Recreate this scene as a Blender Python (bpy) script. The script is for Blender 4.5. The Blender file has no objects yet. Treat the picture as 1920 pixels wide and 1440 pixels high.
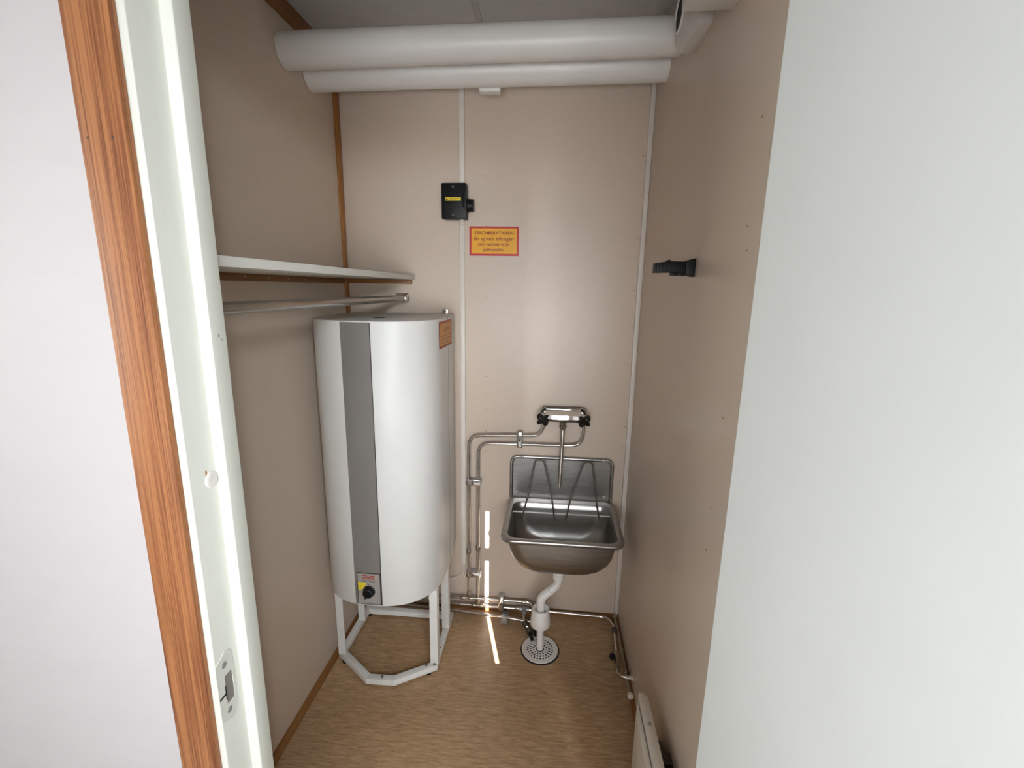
import bpy, bmesh, math, random
from mathutils import Vector, Matrix

random.seed(7)
scene = bpy.context.scene
COL = scene.collection
PI = math.pi

# ------------------------------------------------------------------ camera
FPX, YAW, PITCH, ROLL = 856.6, 0.0840234, 0.2059859, 0.0170922
CAM = Vector((0.0, -1.9052, 1.5))
f0 = Vector((-math.sin(YAW), math.cos(YAW), 0)); r0 = Vector((math.cos(YAW), math.sin(YAW), 0)); u0 = Vector((0, 0, 1))
fwd = f0 * math.cos(PITCH) - u0 * math.sin(PITCH)
up1 = u0 * math.cos(PITCH) + f0 * math.sin(PITCH)
rgt = r0 * math.cos(ROLL) + up1 * math.sin(ROLL)
upv = up1 * math.cos(ROLL) - r0 * math.sin(ROLL)
camd = bpy.data.cameras.new('camera'); camo = bpy.data.objects.new('camera', camd); COL.objects.link(camo)
camd.sensor_width = 36.0; camd.sensor_fit = 'HORIZONTAL'; camd.lens = FPX / 1920 * 36.0
camd.clip_start = 0.02; camd.clip_end = 60
m = Matrix.Identity(4)
for i in range(3):
    m[i][0] = rgt[i]; m[i][1] = upv[i]; m[i][2] = -fwd[i]; m[i][3] = CAM[i]
camo.matrix_world = m
scene.camera = camo

# ------------------------------------------------------------------ world, sun, daylight
world = bpy.data.worlds.new('world'); scene.world = world; world.use_nodes = True
bg = world.node_tree.nodes['Background']; bg.inputs[0].default_value = (0.75, 0.87, 1.0, 1); bg.inputs[1].default_value = 1.0

SUN_SLOPE = 0.281            # sideways drift of the sun ray per metre of depth
SUN_DROP = 0.552             # fall of the sun ray per metre of depth
sund = bpy.data.lights.new('sun', 'SUN'); suno = bpy.data.objects.new('sun', sund); COL.objects.link(suno)
sund.energy = 60.0; sund.angle = math.radians(0.1); sund.color = (1.0, 0.98, 0.95)
suno.rotation_euler = Vector((-SUN_SLOPE, 1.0, -SUN_DROP)).to_track_quat('-Z', 'Y').to_euler()
suno.location = (1.2, -4.5, 4.0)

def area(name, loc, target, sx, sy, power, col, spread=180):
    d = bpy.data.lights.new(name, 'AREA'); o = bpy.data.objects.new(name, d); COL.objects.link(o)
    d.shape = 'RECTANGLE'; d.size = sx; d.size_y = sy; d.energy = power; d.color = col; d.spread = math.radians(spread)
    o.location = loc; o.rotation_euler = (Vector(target) - Vector(loc)).to_track_quat('-Z', 'Y').to_euler()
    return o
# lamps for daylight from unseen corridor windows; low and end ones added as fill
area('daylight_window_near', (0.0, -2.95, 1.84), (-0.1, 0, 0.4), 0.9, 0.68, 2.0, (0.89, 0.95, 1.0), 84)
area('daylight_window_near_side', (0.70, -2.95, 1.98), (-0.15, 0, 0.45), 0.16, 0.40, 10.0, (0.86, 0.94, 1.0), 84)
area('added_fill_low', (0.0, -2.95, 1.12), (-0.1, 0, 1.25), 1.2, 0.56, 14.0, (0.97, 0.98, 1.0), 120)  # added fill lamp that lifts the ducts and lower walls
area('added_fill_end', (-2.64, -2.15, 1.45), (0.4, -1.9, 1.3), 1.1, 1.2, 17.0, (0.97, 1.0, 0.99), 130)  # added fill lamp that brightens the door leaf and right wall

vs = scene.view_settings
vs.view_transform = 'Standard'; vs.look = 'None'; vs.gamma = 1.0; vs.exposure = 0.32; vs.use_curve_mapping = False
cy = scene.cycles
cy.max_bounces = 10; cy.diffuse_bounces = 6; cy.glossy_bounces = 5; cy.use_denoising = True
cy.caustics_reflective = False; cy.caustics_refractive = False; cy.sample_clamp_indirect = 6.0

# ------------------------------------------------------------------ materials
def new_mat(name):
    mt = bpy.data.materials.new(name); mt.use_nodes = True
    nt = mt.node_tree; b = nt.nodes['Principled BSDF']
    return mt, nt, b
def N(nt, typ, **kw):
    n = nt.nodes.new(typ)
    for k, v in kw.items():
        if k.startswith('i_'):
            n.inputs[k[2:].replace('_', ' ')].default_value = v
        else: setattr(n, k, v)
    return n
def ramp(nt, stops, src):
    n = nt.nodes.new('ShaderNodeValToRGB'); cr = n.color_ramp
    while len(cr.elements) < len(stops): cr.elements.new(0.5)
    for e, (p, c) in zip(cr.elements, stops): e.position = p; e.color = (*c, 1)
    nt.links.new(src, n.inputs[0]); return n
def coords(nt, scale):
    t = nt.nodes.new('ShaderNodeTexCoord'); mp = nt.nodes.new('ShaderNodeMapping')
    mp.inputs['Scale'].default_value = scale
    nt.links.new(t.outputs['Object'], mp.inputs[0]); return mp.outputs[0]
def noise(nt, vec, scale, detail=4, rough=0.6):
    n = nt.nodes.new('ShaderNodeTexNoise'); n.inputs['Scale'].default_value = scale
    n.inputs['Detail'].default_value = detail; n.inputs['Roughness'].default_value = rough
    nt.links.new(vec, n.inputs['Vector']); return n.outputs[0]
def bump(nt, b, h, strength, dist=0.002):
    n = nt.nodes.new('ShaderNodeBump'); n.inputs['Strength'].default_value = strength; n.inputs['Distance'].default_value = dist
    nt.links.new(h, n.inputs['Height']); nt.links.new(n.outputs[0], b.inputs['Normal'])
def mat_grain(name, c1, c2, scale, nscale=1.0, rough=0.5, bstr=0.0, metal=0.0, spec=0.5, lo=0.3, hi=0.7, detail=5):
    """two-tone noise material; scale stretches the grain along an axis"""
    mt, nt, b = new_mat(name)
    v = coords(nt, scale); h = noise(nt, v, nscale, detail)
    r = ramp(nt, [(lo, c1), (hi, c2)], h); nt.links.new(r.outputs[0], b.inputs['Base Color'])
    b.inputs['Roughness'].default_value = rough; b.inputs['Metallic'].default_value = metal
    b.inputs['Specular IOR Level'].default_value = spec
    if bstr: bump(nt, b, h, bstr)
    return mt
def mat_wood(name, dark, light, scale, rough=0.45, freq=1.0):
    mt, nt, b = new_mat(name)
    v = coords(nt, scale)
    a = noise(nt, v, 1.0 * freq, 3, 0.5); c = noise(nt, v, 4.0 * freq, 4, 0.6)
    mx = N(nt, 'ShaderNodeMix', data_type='FLOAT'); mx.inputs[0].default_value = 0.45
    nt.links.new(a, mx.inputs[2]); nt.links.new(c, mx.inputs[3])
    mid = tuple((p + q) / 2 for p, q in zip(dark, light))
    r = ramp(nt, [(0.36, dark), (0.47, mid), (0.56, light), (0.64, mid)], mx.outputs[0])
    nt.links.new(r.outputs[0], b.inputs['Base Color']); b.inputs['Roughness'].default_value = rough
    bump(nt, b, mx.outputs[0], 0.12, 0.001)
    return mt
def wallboard(name, c1, c2, rough, spec):
    mt, nt, b = new_mat(name)
    v = coords(nt, (9, 9, 60)); h = noise(nt, v, 3.0, 5, 0.65)
    v2 = coords(nt, (1, 1, 1)); h2 = noise(nt, v2, 1.7, 2, 0.5)
    mx = N(nt, 'ShaderNodeMix', data_type='FLOAT'); mx.inputs[0].default_value = 0.4
    nt.links.new(h, mx.inputs[2]); nt.links.new(h2, mx.inputs[3])
    r = ramp(nt, [(0.3, c1), (0.7, c2)], mx.outputs[0]); nt.links.new(r.outputs[0], b.inputs['Base Color'])
    b.inputs['Roughness'].default_value = rough; b.inputs['Specular IOR Level'].default_value = spec
    bump(nt, b, h, 0.05, 0.001)
    return mt
M = {}
M['beige'] = wallboard('beige_wallboard', (0.575, 0.475, 0.385), (0.625, 0.52, 0.425), 0.38, 0.5)
M['outer'] = mat_grain('white_wallboard', (0.45, 0.422, 0.418), (0.465, 0.437, 0.433), (3, 3, 9), 3.0, 0.6, 0.02)
M['ceiling'] = mat_grain('ceiling_board', (0.50, 0.48, 0.46), (0.55, 0.53, 0.51), (3, 14, 3), 3.0, 0.7, 0.03)
M['frame'] = mat_grain('cream_paint', (0.62, 0.63, 0.565), (0.66, 0.67, 0.605), (8, 8, 2), 3.0, 0.35, 0.05)
M['leaf'] = mat_grain('door_paint', (0.63, 0.645, 0.63), (0.66, 0.675, 0.66), (3, 3, 2), 2.0, 0.5, 0.03)
M['white'] = mat_grain('white_enamel', (0.65, 0.637, 0.608), (0.68, 0.667, 0.638), (4, 4, 2), 2.0, 0.36, spec=0.35)
M['stand'] = mat_grain('stand_paint', (0.64, 0.63, 0.60), (0.70, 0.69, 0.66), (9, 9, 9), 4.0, 0.35)
M['duct'] = mat_grain('duct_white', (0.72, 0.705, 0.68), (0.76, 0.745, 0.72), (2, 8, 8), 3.0, 0.38, 0.03)
M['plastic'] = mat_grain('white_plastic', (0.66, 0.63, 0.60), (0.71, 0.68, 0.65), (8, 8, 8), 3.0, 0.4)
M['conduit'] = mat_grain('conduit_plastic', (0.68, 0.63, 0.575), (0.72, 0.67, 0.615), (8, 8, 3), 3.0, 0.45)
M['band'] = mat_grain('grey_band', (0.18, 0.165, 0.15), (0.21, 0.19, 0.175), (5, 5, 1), 3.0, 0.45)
M['panel'] = mat_grain('silver_panel', (0.30, 0.275, 0.25), (0.35, 0.325, 0.30), (20, 20, 4), 3.0, 0.4)
M['black'] = mat_grain('black_plastic', (0.004, 0.004, 0.0045), (0.008, 0.008, 0.0085), (20, 20, 20), 3.0, 0.45, spec=0.25)
M['knob'] = mat_grain('dark_brown_plastic', (0.006, 0.004, 0.003), (0.012, 0.009, 0.007), (20, 20, 20), 3.0, 0.4, spec=0.3)
M['dark'] = mat_grain('recess_shade', (0.012, 0.010, 0.008), (0.02, 0.017, 0.014), (20, 20, 20), 3.0, 0.8)  # near-black painted in for the shade of holes and recesses
M['pine'] = mat_wood('pine_varnish', (0.13, 0.034, 0.008), (0.36, 0.145, 0.05), (130, 130, 1.6), 0.55)
M['pine_y'] = mat_wood('pine_strip_long', (0.17, 0.068, 0.016), (0.26, 0.11, 0.03), (60, 2, 60))
M['pine_x'] = mat_wood('pine_strip_cross', (0.17, 0.068, 0.016), (0.26, 0.11, 0.03), (2, 60, 60))
M['pine_z'] = mat_wood('pine_strip_upright', (0.24, 0.095, 0.022), (0.38, 0.16, 0.04), (60, 60, 2))
M['shelf'] = mat_grain('shelf_laminate', (0.66, 0.65, 0.60), (0.70, 0.69, 0.64), (8, 2, 8), 3.0, 0.4)
M['chrome'] = mat_grain('chrome', (0.80, 0.79, 0.78), (0.86, 0.85, 0.84), (10, 10, 10), 3.0, 0.10, metal=1.0)
M['pipe'] = mat_grain('chromed_pipe', (0.52, 0.48, 0.44), (0.70, 0.66, 0.62), (30, 30, 30), 2.0, 0.22, metal=1.0)
M['brass'] = mat_grain('tarnished_fitting', (0.30, 0.26, 0.20), (0.50, 0.45, 0.37), (60, 60, 60), 2.0, 0.32, metal=1.0)
M['rod'] = mat_grain('worn_steel_rod', (0.30, 0.275, 0.255), (0.46, 0.43, 0.40), (60, 3, 60), 2.0, 0.24, metal=1.0)
M['steel'] = mat_grain('brushed_steel', (0.34, 0.33, 0.315), (0.46, 0.45, 0.435), (4, 60, 60), 2.0, 0.33, metal=1.0)
M['wire'] = mat_grain('dull_wire', (0.07, 0.06, 0.05), (0.12, 0.10, 0.085), (60, 60, 60), 2.0, 0.5, metal=0.7)
M['bright'] = mat_grain('plated_wire', (0.55, 0.54, 0.52), (0.66, 0.65, 0.63), (60, 60, 60), 2.0, 0.35, metal=0.2)
M['zinc'] = mat_grain('zinc_grey', (0.36, 0.36, 0.37), (0.46, 0.46, 0.47), (60, 60, 60), 2.0, 0.45, metal=0.6)
M['red'] = mat_grain('sign_red', (0.50, 0.012, 0.016), (0.56, 0.018, 0.02), (9, 9, 9), 2.0, 0.45)
M['yellow'] = mat_grain('sign_yellow', (0.78, 0.36, 0.005), (0.84, 0.42, 0.012), (9, 9, 9), 2.0, 0.45)
M['rust'] = mat_grain('sign_lettering', (0.26, 0.045, 0.006), (0.32, 0.06, 0.008), (9, 9, 9), 2.0, 0.5)
M['faded'] = mat_grain('faded_orange', (0.56, 0.26, 0.06), (0.62, 0.31, 0.08), (20, 20, 20), 2.0, 0.5)
M['fadedred'] = mat_grain('faded_red', (0.36, 0.055, 0.025), (0.42, 0.08, 0.04), (20, 20, 20), 2.0, 0.5)
M['fadedtext'] = mat_grain('faded_print', (0.34, 0.14, 0.03), (0.42, 0.18, 0.05), (60, 60, 60), 2.0, 0.5)
M['lemon'] = mat_grain('yellow_sticker', (0.70, 0.54, 0.015), (0.78, 0.62, 0.025), (20, 20, 20), 2.0, 0.5)
M['redink'] = mat_grain('red_print', (0.36, 0.03, 0.02), (0.42, 0.045, 0.03), (60, 60, 60), 2.0, 0.5)
M['ink'] = mat_grain('dark_print', (0.03, 0.02, 0.015), (0.05, 0.035, 0.03), (60, 60, 60), 2.0, 0.5)
M['radiator'] = mat_grain('radiator_enamel', (0.55, 0.50, 0.42), (0.60, 0.55, 0.47), (6, 6, 6), 3.0, 0.45)
M['light_blocker'] = mat_grain('light_blocker_white', (0.70, 0.70, 0.68), (0.76, 0.76, 0.74), (3, 3, 60), 3.0, 0.8)  # for unseen sheets added to block outside light
M['vinyl'] = mat_grain('bounce_vinyl', (0.52, 0.51, 0.49), (0.60, 0.59, 0.57), (6, 6, 6), 3.0, 0.5)  # pale so the unseen corridor floor reflects light into the closet
M['scuff'] = mat_grain('bare_wood_scuff', (0.36, 0.16, 0.06), (0.42, 0.19, 0.08), (30, 30, 30), 3.0, 0.6)

# brown linoleum with fine dashes running across the room
mt, nt, b = new_mat('brown_linoleum')
v = coords(nt, (16, 120, 1)); h = noise(nt, v, 1.0, 6, 0.78)
v2 = coords(nt, (30, 190, 1)); h2 = noise(nt, v2, 1.0, 3, 0.6)
v3 = coords(nt, (1, 1, 1)); h3 = noise(nt, v3, 3.0, 2, 0.5)
r1 = ramp(nt, [(0.26, (0.20, 0.108, 0.048)), (0.48, (0.38, 0.242, 0.130)), (0.76, (0.60, 0.41, 0.24))], h)
r2 = ramp(nt, [(0.27, (0.55, 0.5, 0.45)), (0.38, (1, 1, 1))], h2)
r3 = ramp(nt, [(0.3, (0.88, 0.87, 0.86)), (0.7, (1.05, 1.05, 1.05))], h3)
m1 = N(nt, 'ShaderNodeMix', data_type='RGBA', blend_type='MULTIPLY'); m1.inputs[0].default_value = 1.0
nt.links.new(r1.outputs[0], m1.inputs[6]); nt.links.new(r2.outputs[0], m1.inputs[7])
m2 = N(nt, 'ShaderNodeMix', data_type='RGBA', blend_type='MULTIPLY'); m2.inputs[0].default_value = 1.0
nt.links.new(m1.outputs[2], m2.inputs[6]); nt.links.new(r3.outputs[0], m2.inputs[7])
nt.links.new(m2.outputs[2], b.inputs['Base Color']); b.inputs['Roughness'].default_value = 0.33
bump(nt, b, h, 0.04, 0.001)
M['lino'] = mt

# ------------------------------------------------------------------ mesh helpers
class MB:
    def __init__(s): s.bm = bmesh.new()
    def box(s, x0, x1, y0, y1, z0, z1, bev=0.0, seg=2):
        bm = s.bm
        vs_ = [bm.verts.new((x, y, z)) for z in (z0, z1) for y in (y0, y1) for x in (x0, x1)]
        fs = [(0, 2, 3, 1), (4, 5, 7, 6), (0, 1, 5, 4), (2, 6, 7, 3), (0, 4, 6, 2), (1, 3, 7, 5)]
        fa = [bm.faces.new([vs_[i] for i in f]) for f in fs]
        if bev:
            ed = list({e for f in fa for e in f.edges})
            bmesh.ops.bevel(bm, geom=ed, offset=bev, segments=seg, profile=0.5, affect='EDGES')
        return s
    def prism(s, poly, lo, hi, axis='z', bev=0.0, bevaxis_only=False):
        """poly in the plane across `axis`: z -> (x,y), y -> (x,z), x -> (y,z)"""
        def P(p, t):
            return (p[0], p[1], t) if axis == 'z' else ((p[0], t, p[1]) if axis == 'y' else (t, p[0], p[1]))
        bm = s.bm; n = len(poly)
        a = [bm.verts.new(P(p, lo)) for p in poly]; c = [bm.verts.new(P(p, hi)) for p in poly]
        fa = [bm.faces.new(a[::-1]), bm.faces.new(c)]
        for i in range(n): fa.append(bm.faces.new((a[i], a[(i + 1) % n], c[(i + 1) % n], c[i])))
        bmesh.ops.recalc_face_normals(bm, faces=fa)
        if bev:
            ed = list(fa[0].edges) + list(fa[1].edges)
            bmesh.ops.bevel(bm, geom=ed, offset=bev, segments=2, profile=0.5, affect='EDGES')
        return s
    def tube(s, pts, rad, seg=14, cap=True, radii=None):
        bm = s.bm; pts = [Vector(p) for p in pts]; n = len(pts)
        tang = []
        for i in range(n):
            d = (pts[min(i + 1, n - 1)] - pts[max(i - 1, 0)]); tang.append(d.normalized())
        ref = Vector((0, 0, 1)) if abs(tang[0].z) < 0.9 else Vector((1, 0, 0))
        nrm = (ref - tang[0] * ref.dot(tang[0])).normalized(); rings = []
        for i in range(n):
            nrm = (nrm - tang[i] * nrm.dot(tang[i])).normalized(); bn = tang[i].cross(nrm)
            R_ = radii[i] if radii else rad
            rings.append([bm.verts.new(pts[i] + nrm * (R_ * math.cos(2 * PI * k / seg)) + bn * (R_ * math.sin(2 * PI * k / seg))) for k in range(seg)])
        for i in range(n - 1):
            for k in range(seg):
                bm.faces.new((rings[i][k], rings[i][(k + 1) % seg], rings[i + 1][(k + 1) % seg], rings[i + 1][k]))
        if cap:
            bm.faces.new(rings[0][::-1]); bm.faces.new(rings[-1])
        return s
    def cyl(s, a, b2, r1_, r2_=None, seg=24):
        return s.tube([a, b2], r1_, seg, True, [r1_, r1_ if r2_ is None else r2_])
    def lathe(s, a, axis, prof, seg=28):
        """prof: list of (distance along axis, radius)"""
        ax = Vector(axis).normalized(); a = Vector(a)
        ref = Vector((0, 0, 1)) if abs(ax.z) < 0.9 else Vector((1, 0, 0))
        n1 = (ref - ax * ref.dot(ax)).normalized(); n2 = ax.cross(n1); bm = s.bm; rings = []
        for t, r_ in prof:
            rings.append([bm.verts.new(a + ax * t + (n1 * math.cos(2 * PI * k / seg) + n2 * math.sin(2 * PI * k / seg)) * max(r_, 1e-5)) for k in range(seg)])
        for i in range(len(rings) - 1):
            for k in range(seg):
                bm.faces.new((rings[i][k], rings[i][(k + 1) % seg], rings[i + 1][(k + 1) % seg], rings[i + 1][k]))
        bm.faces.new(rings[0][::-1]); bm.faces.new(rings[-1])
        return s
    def loft(s, rings, cap_last=True, cap_first=False):
        bm = s.bm; R_ = [[bm.verts.new(p) for p in rg] for rg in rings]; n = len(R_[0])
        for i in range(len(R_) - 1):
            for k in range(n):
                bm.faces.new((R_[i][k], R_[i][(k + 1) % n], R_[i + 1][(k + 1) % n], R_[i + 1][k]))
        if cap_last: bm.faces.new(R_[-1])
        if cap_first: bm.faces.new(R_[0][::-1])
        return s
    def quad(s, *p):
        s.bm.faces.new([s.bm.verts.new(q) for q in p]); return s
    def build(s, name, mat, parent=None, origin=None, smooth=35, base=True):
        bm = s.bm
        bmesh.ops.recalc_face_normals(bm, faces=bm.faces[:])
        if parent is not None: org = parent_origin[parent.name]
        elif origin is not None: org = Vector(origin)
        else:
            co = [v_.co for v_ in bm.verts]
            org = Vector(((min(c.x for c in co) + max(c.x for c in co)) / 2, (min(c.y for c in co) + max(c.y for c in co)) / 2, min(c.z for c in co)))
        bmesh.ops.translate(bm, verts=bm.verts[:], vec=-org)
        me = bpy.data.meshes.new(name); bm.to_mesh(me); bm.free()
        if smooth:
            for p in me.polygons: p.use_smooth = True
            me.set_sharp_from_angle(angle=math.radians(smooth))
        me.materials.append(M[mat] if isinstance(mat, str) else mat)
        o = bpy.data.objects.new(name, me); COL.objects.link(o)
        if parent is not None:
            o.parent = parent; parent_origin[o.name] = org
        else:
            o.location = org; parent_origin[o.name] = org
        return o
parent_origin = {}
def empty(name, loc):
    o = bpy.data.objects.new(name, None); COL.objects.link(o); o.location = loc; o.empty_display_size = 0.05
    parent_origin[o.name] = Vector(loc); return o
def tag(o, label=None, cat=None, group=None, kind=None):
    if label: o['label'] = label
    if cat: o['category'] = cat
    if group: o['group'] = group
    if kind: o['kind'] = kind
    return o
def struct(o, label): return tag(o, label=label, kind='structure')
def fillet(pts, r_, n=7):
    """round the corners of a polyline"""
    pts = [Vector(p) for p in pts]; out = [pts[0]]
    for i in range(1, len(pts) - 1):
        a, p, c = pts[i - 1], pts[i], pts[i + 1]
        d1 = (a - p); d2 = (c - p); l = min(r_, d1.length * 0.48, d2.length * 0.48)
        q1 = p + d1.normalized() * l; q2 = p + d2.normalized() * l
        for k in range(n + 1):
            t = k / n; out.append(q1 * (1 - t) ** 2 + p * 2 * t * (1 - t) + q2 * t * t)
    out.append(pts[-1]); return out
def rrect(x0, x1, y0, y1, r_, n=7):
    out = []
    for cx, cy_, a0 in ((x1 - r_, y1 - r_, 0), (x0 + r_, y1 - r_, 90), (x0 + r_, y0 + r_, 180), (x1 - r_, y0 + r_, 270)):
        for k in range(n + 1):
            a = math.radians(a0 + 90 * k / n); out.append((cx + r_ * math.cos(a), cy_ + r_ * math.sin(a)))
    return out
def text(name, s_, size, loc, rot, mat, parent, width=None, bold=0.0):
    cu = bpy.data.curves.new(name, 'FONT'); cu.body = s_; cu.size = size; cu.align_x = 'CENTER'; cu.align_y = 'CENTER'; cu.offset = bold
    t = bpy.data.objects.new(name, cu); COL.objects.link(t)
    bpy.context.view_layer.update()
    me = bpy.data.meshes.new_from_object(t.evaluated_get(bpy.context.evaluated_depsgraph_get()))
    bpy.data.objects.remove(t)
    if width:
        xs = [v_.co.x for v_ in me.vertices]; k = width / (max(xs) - min(xs))
        for v_ in me.vertices: v_.co.x *= k
    me.transform(rot); me.transform(Matrix.Translation(Vector(loc) - parent_origin[parent.name]))
    me.materials.clear(); me.materials.append(M[mat])
    o = bpy.data.objects.new(name, me); COL.objects.link(o); o.parent = parent
    parent_origin[o.name] = parent_origin[parent.name]
    return o
FACE_CAM = Matrix.Rotation(PI / 2, 4, 'X')      # text standing on a wall that faces the viewer

# ------------------------------------------------------------------ the room
XL, XR = -0.871, 0.352          # closet side walls
ZC = 2.37                       # ceiling
YF, YI = -1.305, -1.214         # front wall, corridor face and closet face
struct(MB().box(-2.7, 1.7, -3.1, -1.26, -0.06, 0.0).build('floor_corridor', 'vinyl', smooth=0), 'unseen corridor floor, kept pale to bounce light')  # pale colour chosen so this unseen floor bounces light inward
struct(MB().box(-2.7, 1.7, -1.26, 0.1, -0.06, 0.0).build('floor', 'lino', smooth=0), 'brown mottled linoleum floor of the closet')
ceil = struct(MB().box(-2.7, 1.7, -3.1, 0.1, ZC, ZC + 0.06).build('ceiling', 'ceiling', smooth=0), 'dim grey white panelled ceiling above the ducts')
MB().box(-0.283, -0.264, YI, -0.001, ZC - 0.004, ZC + 0.001, 0.001).build('cover_strip', 'ceiling', ceil)
MB().box(0.302, 0.334, YI, -0.001, ZC - 0.006, ZC + 0.001, 0.001).build('cover_strip', 'ceiling', ceil)
wb = struct(MB().box(XL - 0.06, XR + 0.06, 0.0, 0.06, 0.0, ZC).build('wall_back', 'beige', smooth=0), 'beige board wall at the back of the closet')
nm = MB()
for zz in (1.93, 1.745, 1.60, 1.46, 1.31, 1.13, 0.985, 0.885, 0.79, 0.67): nm.lathe((-0.272 + random.uniform(-.002, .002), 0.0005, zz), (0, -1, 0), [(0, 0.0028), (0.0008, 0.0022)], 8)
for zz in (2.0, 1.86, 1.70, 1.62, 1.50, 1.36, 1.2, 1.05, 0.93, 0.84): nm.lathe((0.326 + random.uniform(-.002, .002), 0.0005, zz), (0, -1, 0), [(0, 0.0028), (0.0008, 0.0022)], 8)
tag(nm.build('nail_heads', 'scuff', wb), kind='stuff')
struct(MB().prism([(XL - 0.06, 0.0), (-0.850, 0.0), (XL, 2.2), (XL, ZC), (XL - 0.06, ZC)], YI, 0.0, 'y').build('wall_left', 'beige', smooth=0), 'shaded beige board wall behind the shelf')
wr = struct(MB().box(XR, XR + 0.06, YI, 0.0, 0.0, ZC).build('wall_right', 'beige', smooth=0), 'shaded beige board wall on the right')
nm = MB()
for yy, zz in ((-1.0, 2.02), (-1.0, 1.80), (-0.99, 1.62), (-1.0, 1.575), (-0.98, 1.25), (-0.97, 1.05), (-0.97, 0.95)): nm.lathe((XR + 0.0005, yy, zz), (-1, 0, 0), [(0, 0.003), (0.0008, 0.0024)], 8)
tag(nm.build('nail_heads', 'scuff', wr), kind='stuff')
# corridor wall with the door opening
OL, OR, OH = -0.60, 0.365, 2.10      # rough opening
wf = MB(); wf.box(-2.7, OL, YF, YI, 0, ZC); wf.box(OR, 1.7, YF, YI, 0, ZC); wf.box(OL, OR, YF, YI, OH, ZC)
struct(wf.build('wall_front', 'outer', smooth=0), 'pale pinkish white corridor wall left of the wooden trim')
# far corridor walls behind the viewer with windows placed for the light
W1 = (-0.75, 0.90, 1.477, 2.197); W2 = (-0.75, 0.90, 0.82, 1.42); W3 = (-2.75, -1.55, 0.82, 2.08)
wq = MB()
for x0, x1, z0, z1 in ((-2.7, W1[0], 0, ZC), (W1[1], 1.7, 0, ZC), (W1[0], W1[1], 0, W2[2]), (W1[0], W1[1], W2[3], W1[2]), (W1[0], W1[1], W1[3], ZC)):
    wq.box(x0, x1, -3.06, -3.0, z0, z1)
struct(wq.build('wall_rear', 'outer', smooth=0), 'white corridor wall with windows behind the viewer')
we = MB()
for ya, yb, z0, z1 in ((-3.1, W3[0], 0, ZC), (W3[1], YI, 0, ZC), (W3[0], W3[1], 0, W3[2]), (W3[0], W3[1], W3[3], ZC)): we.box(-2.76, -2.7, ya, yb, z0, z1)
struct(we.build('wall_end_left', 'outer', smooth=0), 'white end wall of the corridor, left')
struct(MB().box(1.7, 1.76, -3.1, YI, 0, ZC).build('wall_end_right', 'outer', smooth=0), 'white end wall of the corridor, right')
for i, w in enumerate((W1, W2)):
    fm = MB()
    fm.box(w[0], w[1], -3.07, -3.03, w[3] - 0.001, w[3] + 0.04); fm.box(w[0], w[1], -3.07, -3.03, w[2] - 0.04, w[2] + 0.001)
    fm.box(w[0] - 0.04, w[0] + 0.001, -3.07, -3.03, w[2], w[3]); fm.box(w[1] - 0.001, w[1] + 0.04, -3.07, -3.03, w[2], w[3])
    if i == 0: fm.box(w[0], w[1], -3.035, -3.005, 1.925, 1.980)
    wn = struct(fm.build('window_%d' % (i + 1), 'frame'), 'unseen white framed corridor window behind the viewer, shaped for its light')  # upper one sized to the sun strip, lower one added as fill
    XG = -0.264 + SUN_SLOPE * 2.985        # unseen sheets added as blinds; the sliver between them shapes the sun strip
    if i == 0:
        MB().box(w[0] - 0.05, XG - 0.0085, -2.988, -2.982, w[2] - 0.05, w[3] + 0.05).build('light_blocker', 'light_blocker', wn)
        MB().box(XG + 0.0085, w[1] + 0.05, -2.988, -2.982, w[2] - 0.05, w[3] + 0.05).build('light_blocker', 'light_blocker', wn)
    else:
        MB().box(w[0] - 0.05, w[1] + 0.05, -2.988, -2.982, w[2] - 0.05, w[3] + 0.05).build('light_blocker', 'light_blocker', wn)  # added sheet that closes the lower window to outside light

w = W3; fm = MB()
fm.box(-2.77, -2.73, w[0] - 0.04, w[1] + 0.04, w[3] - 0.001, w[3] + 0.04); fm.box(-2.77, -2.73, w[0] - 0.04, w[1] + 0.04, w[2] - 0.04, w[2] + 0.001)
fm.box(-2.77, -2.73, w[0] - 0.04, w[0] + 0.001, w[2], w[3]); fm.box(-2.77, -2.73, w[1] - 0.001, w[1] + 0.04, w[2], w[3])
wn = struct(fm.build('window_3', 'frame'), 'unseen window added in the corridor end wall for fill light')  # unseen window added to go with the door leaf's fill lamp
MB().box(-2.688, -2.682, w[0] - 0.05, w[1] + 0.05, w[2] - 0.05, w[3] + 0.05).build('light_blocker', 'light_blocker', wn)  # added sheet that closes the end window to outside light

# wooden trims and skirtings
struct(MB().box(XL, XL + 0.015, -0.029, 0.0, 0.0, ZC, 0.003).build('trim_1', 'pine_z'), 'brown wooden corner strip between left and back wall')
struct(MB().box(XL, XL + 0.012, YI, -0.03, 2.315, ZC, 0.002).build('trim_2', 'pine_y'), 'dark wooden strip along left wall under the ceiling')
struct(MB().prism([(XL, 0.0), (-0.829, 0.0), (-0.831, 0.007), (-0.838, 0.013), (-0.851, 0.016), (XL, 0.016)], YI, 0.0, 'y').build('baseboard_left', 'pine_y'), 'brown wooden skirting along the left wall')
struct(MB().prism([(0.0, 0.0), (-0.014, 0.0), (-0.013, 0.012), (-0.006, 0.020), (0.0, 0.022)], XL + 0.05, XR - 0.02, 'x').build('baseboard_back', 'pine_x'), 'low brown skirting along the back wall behind pipes')
struct(MB().prism([(XR, 0.0), (0.340, 0.0), (0.341, 0.012), (0.346, 0.019), (XR, 0.021)], YI, 0.0, 'y').build('baseboard_right', 'pine_y'), 'low brown skirting along the right wall')

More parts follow.
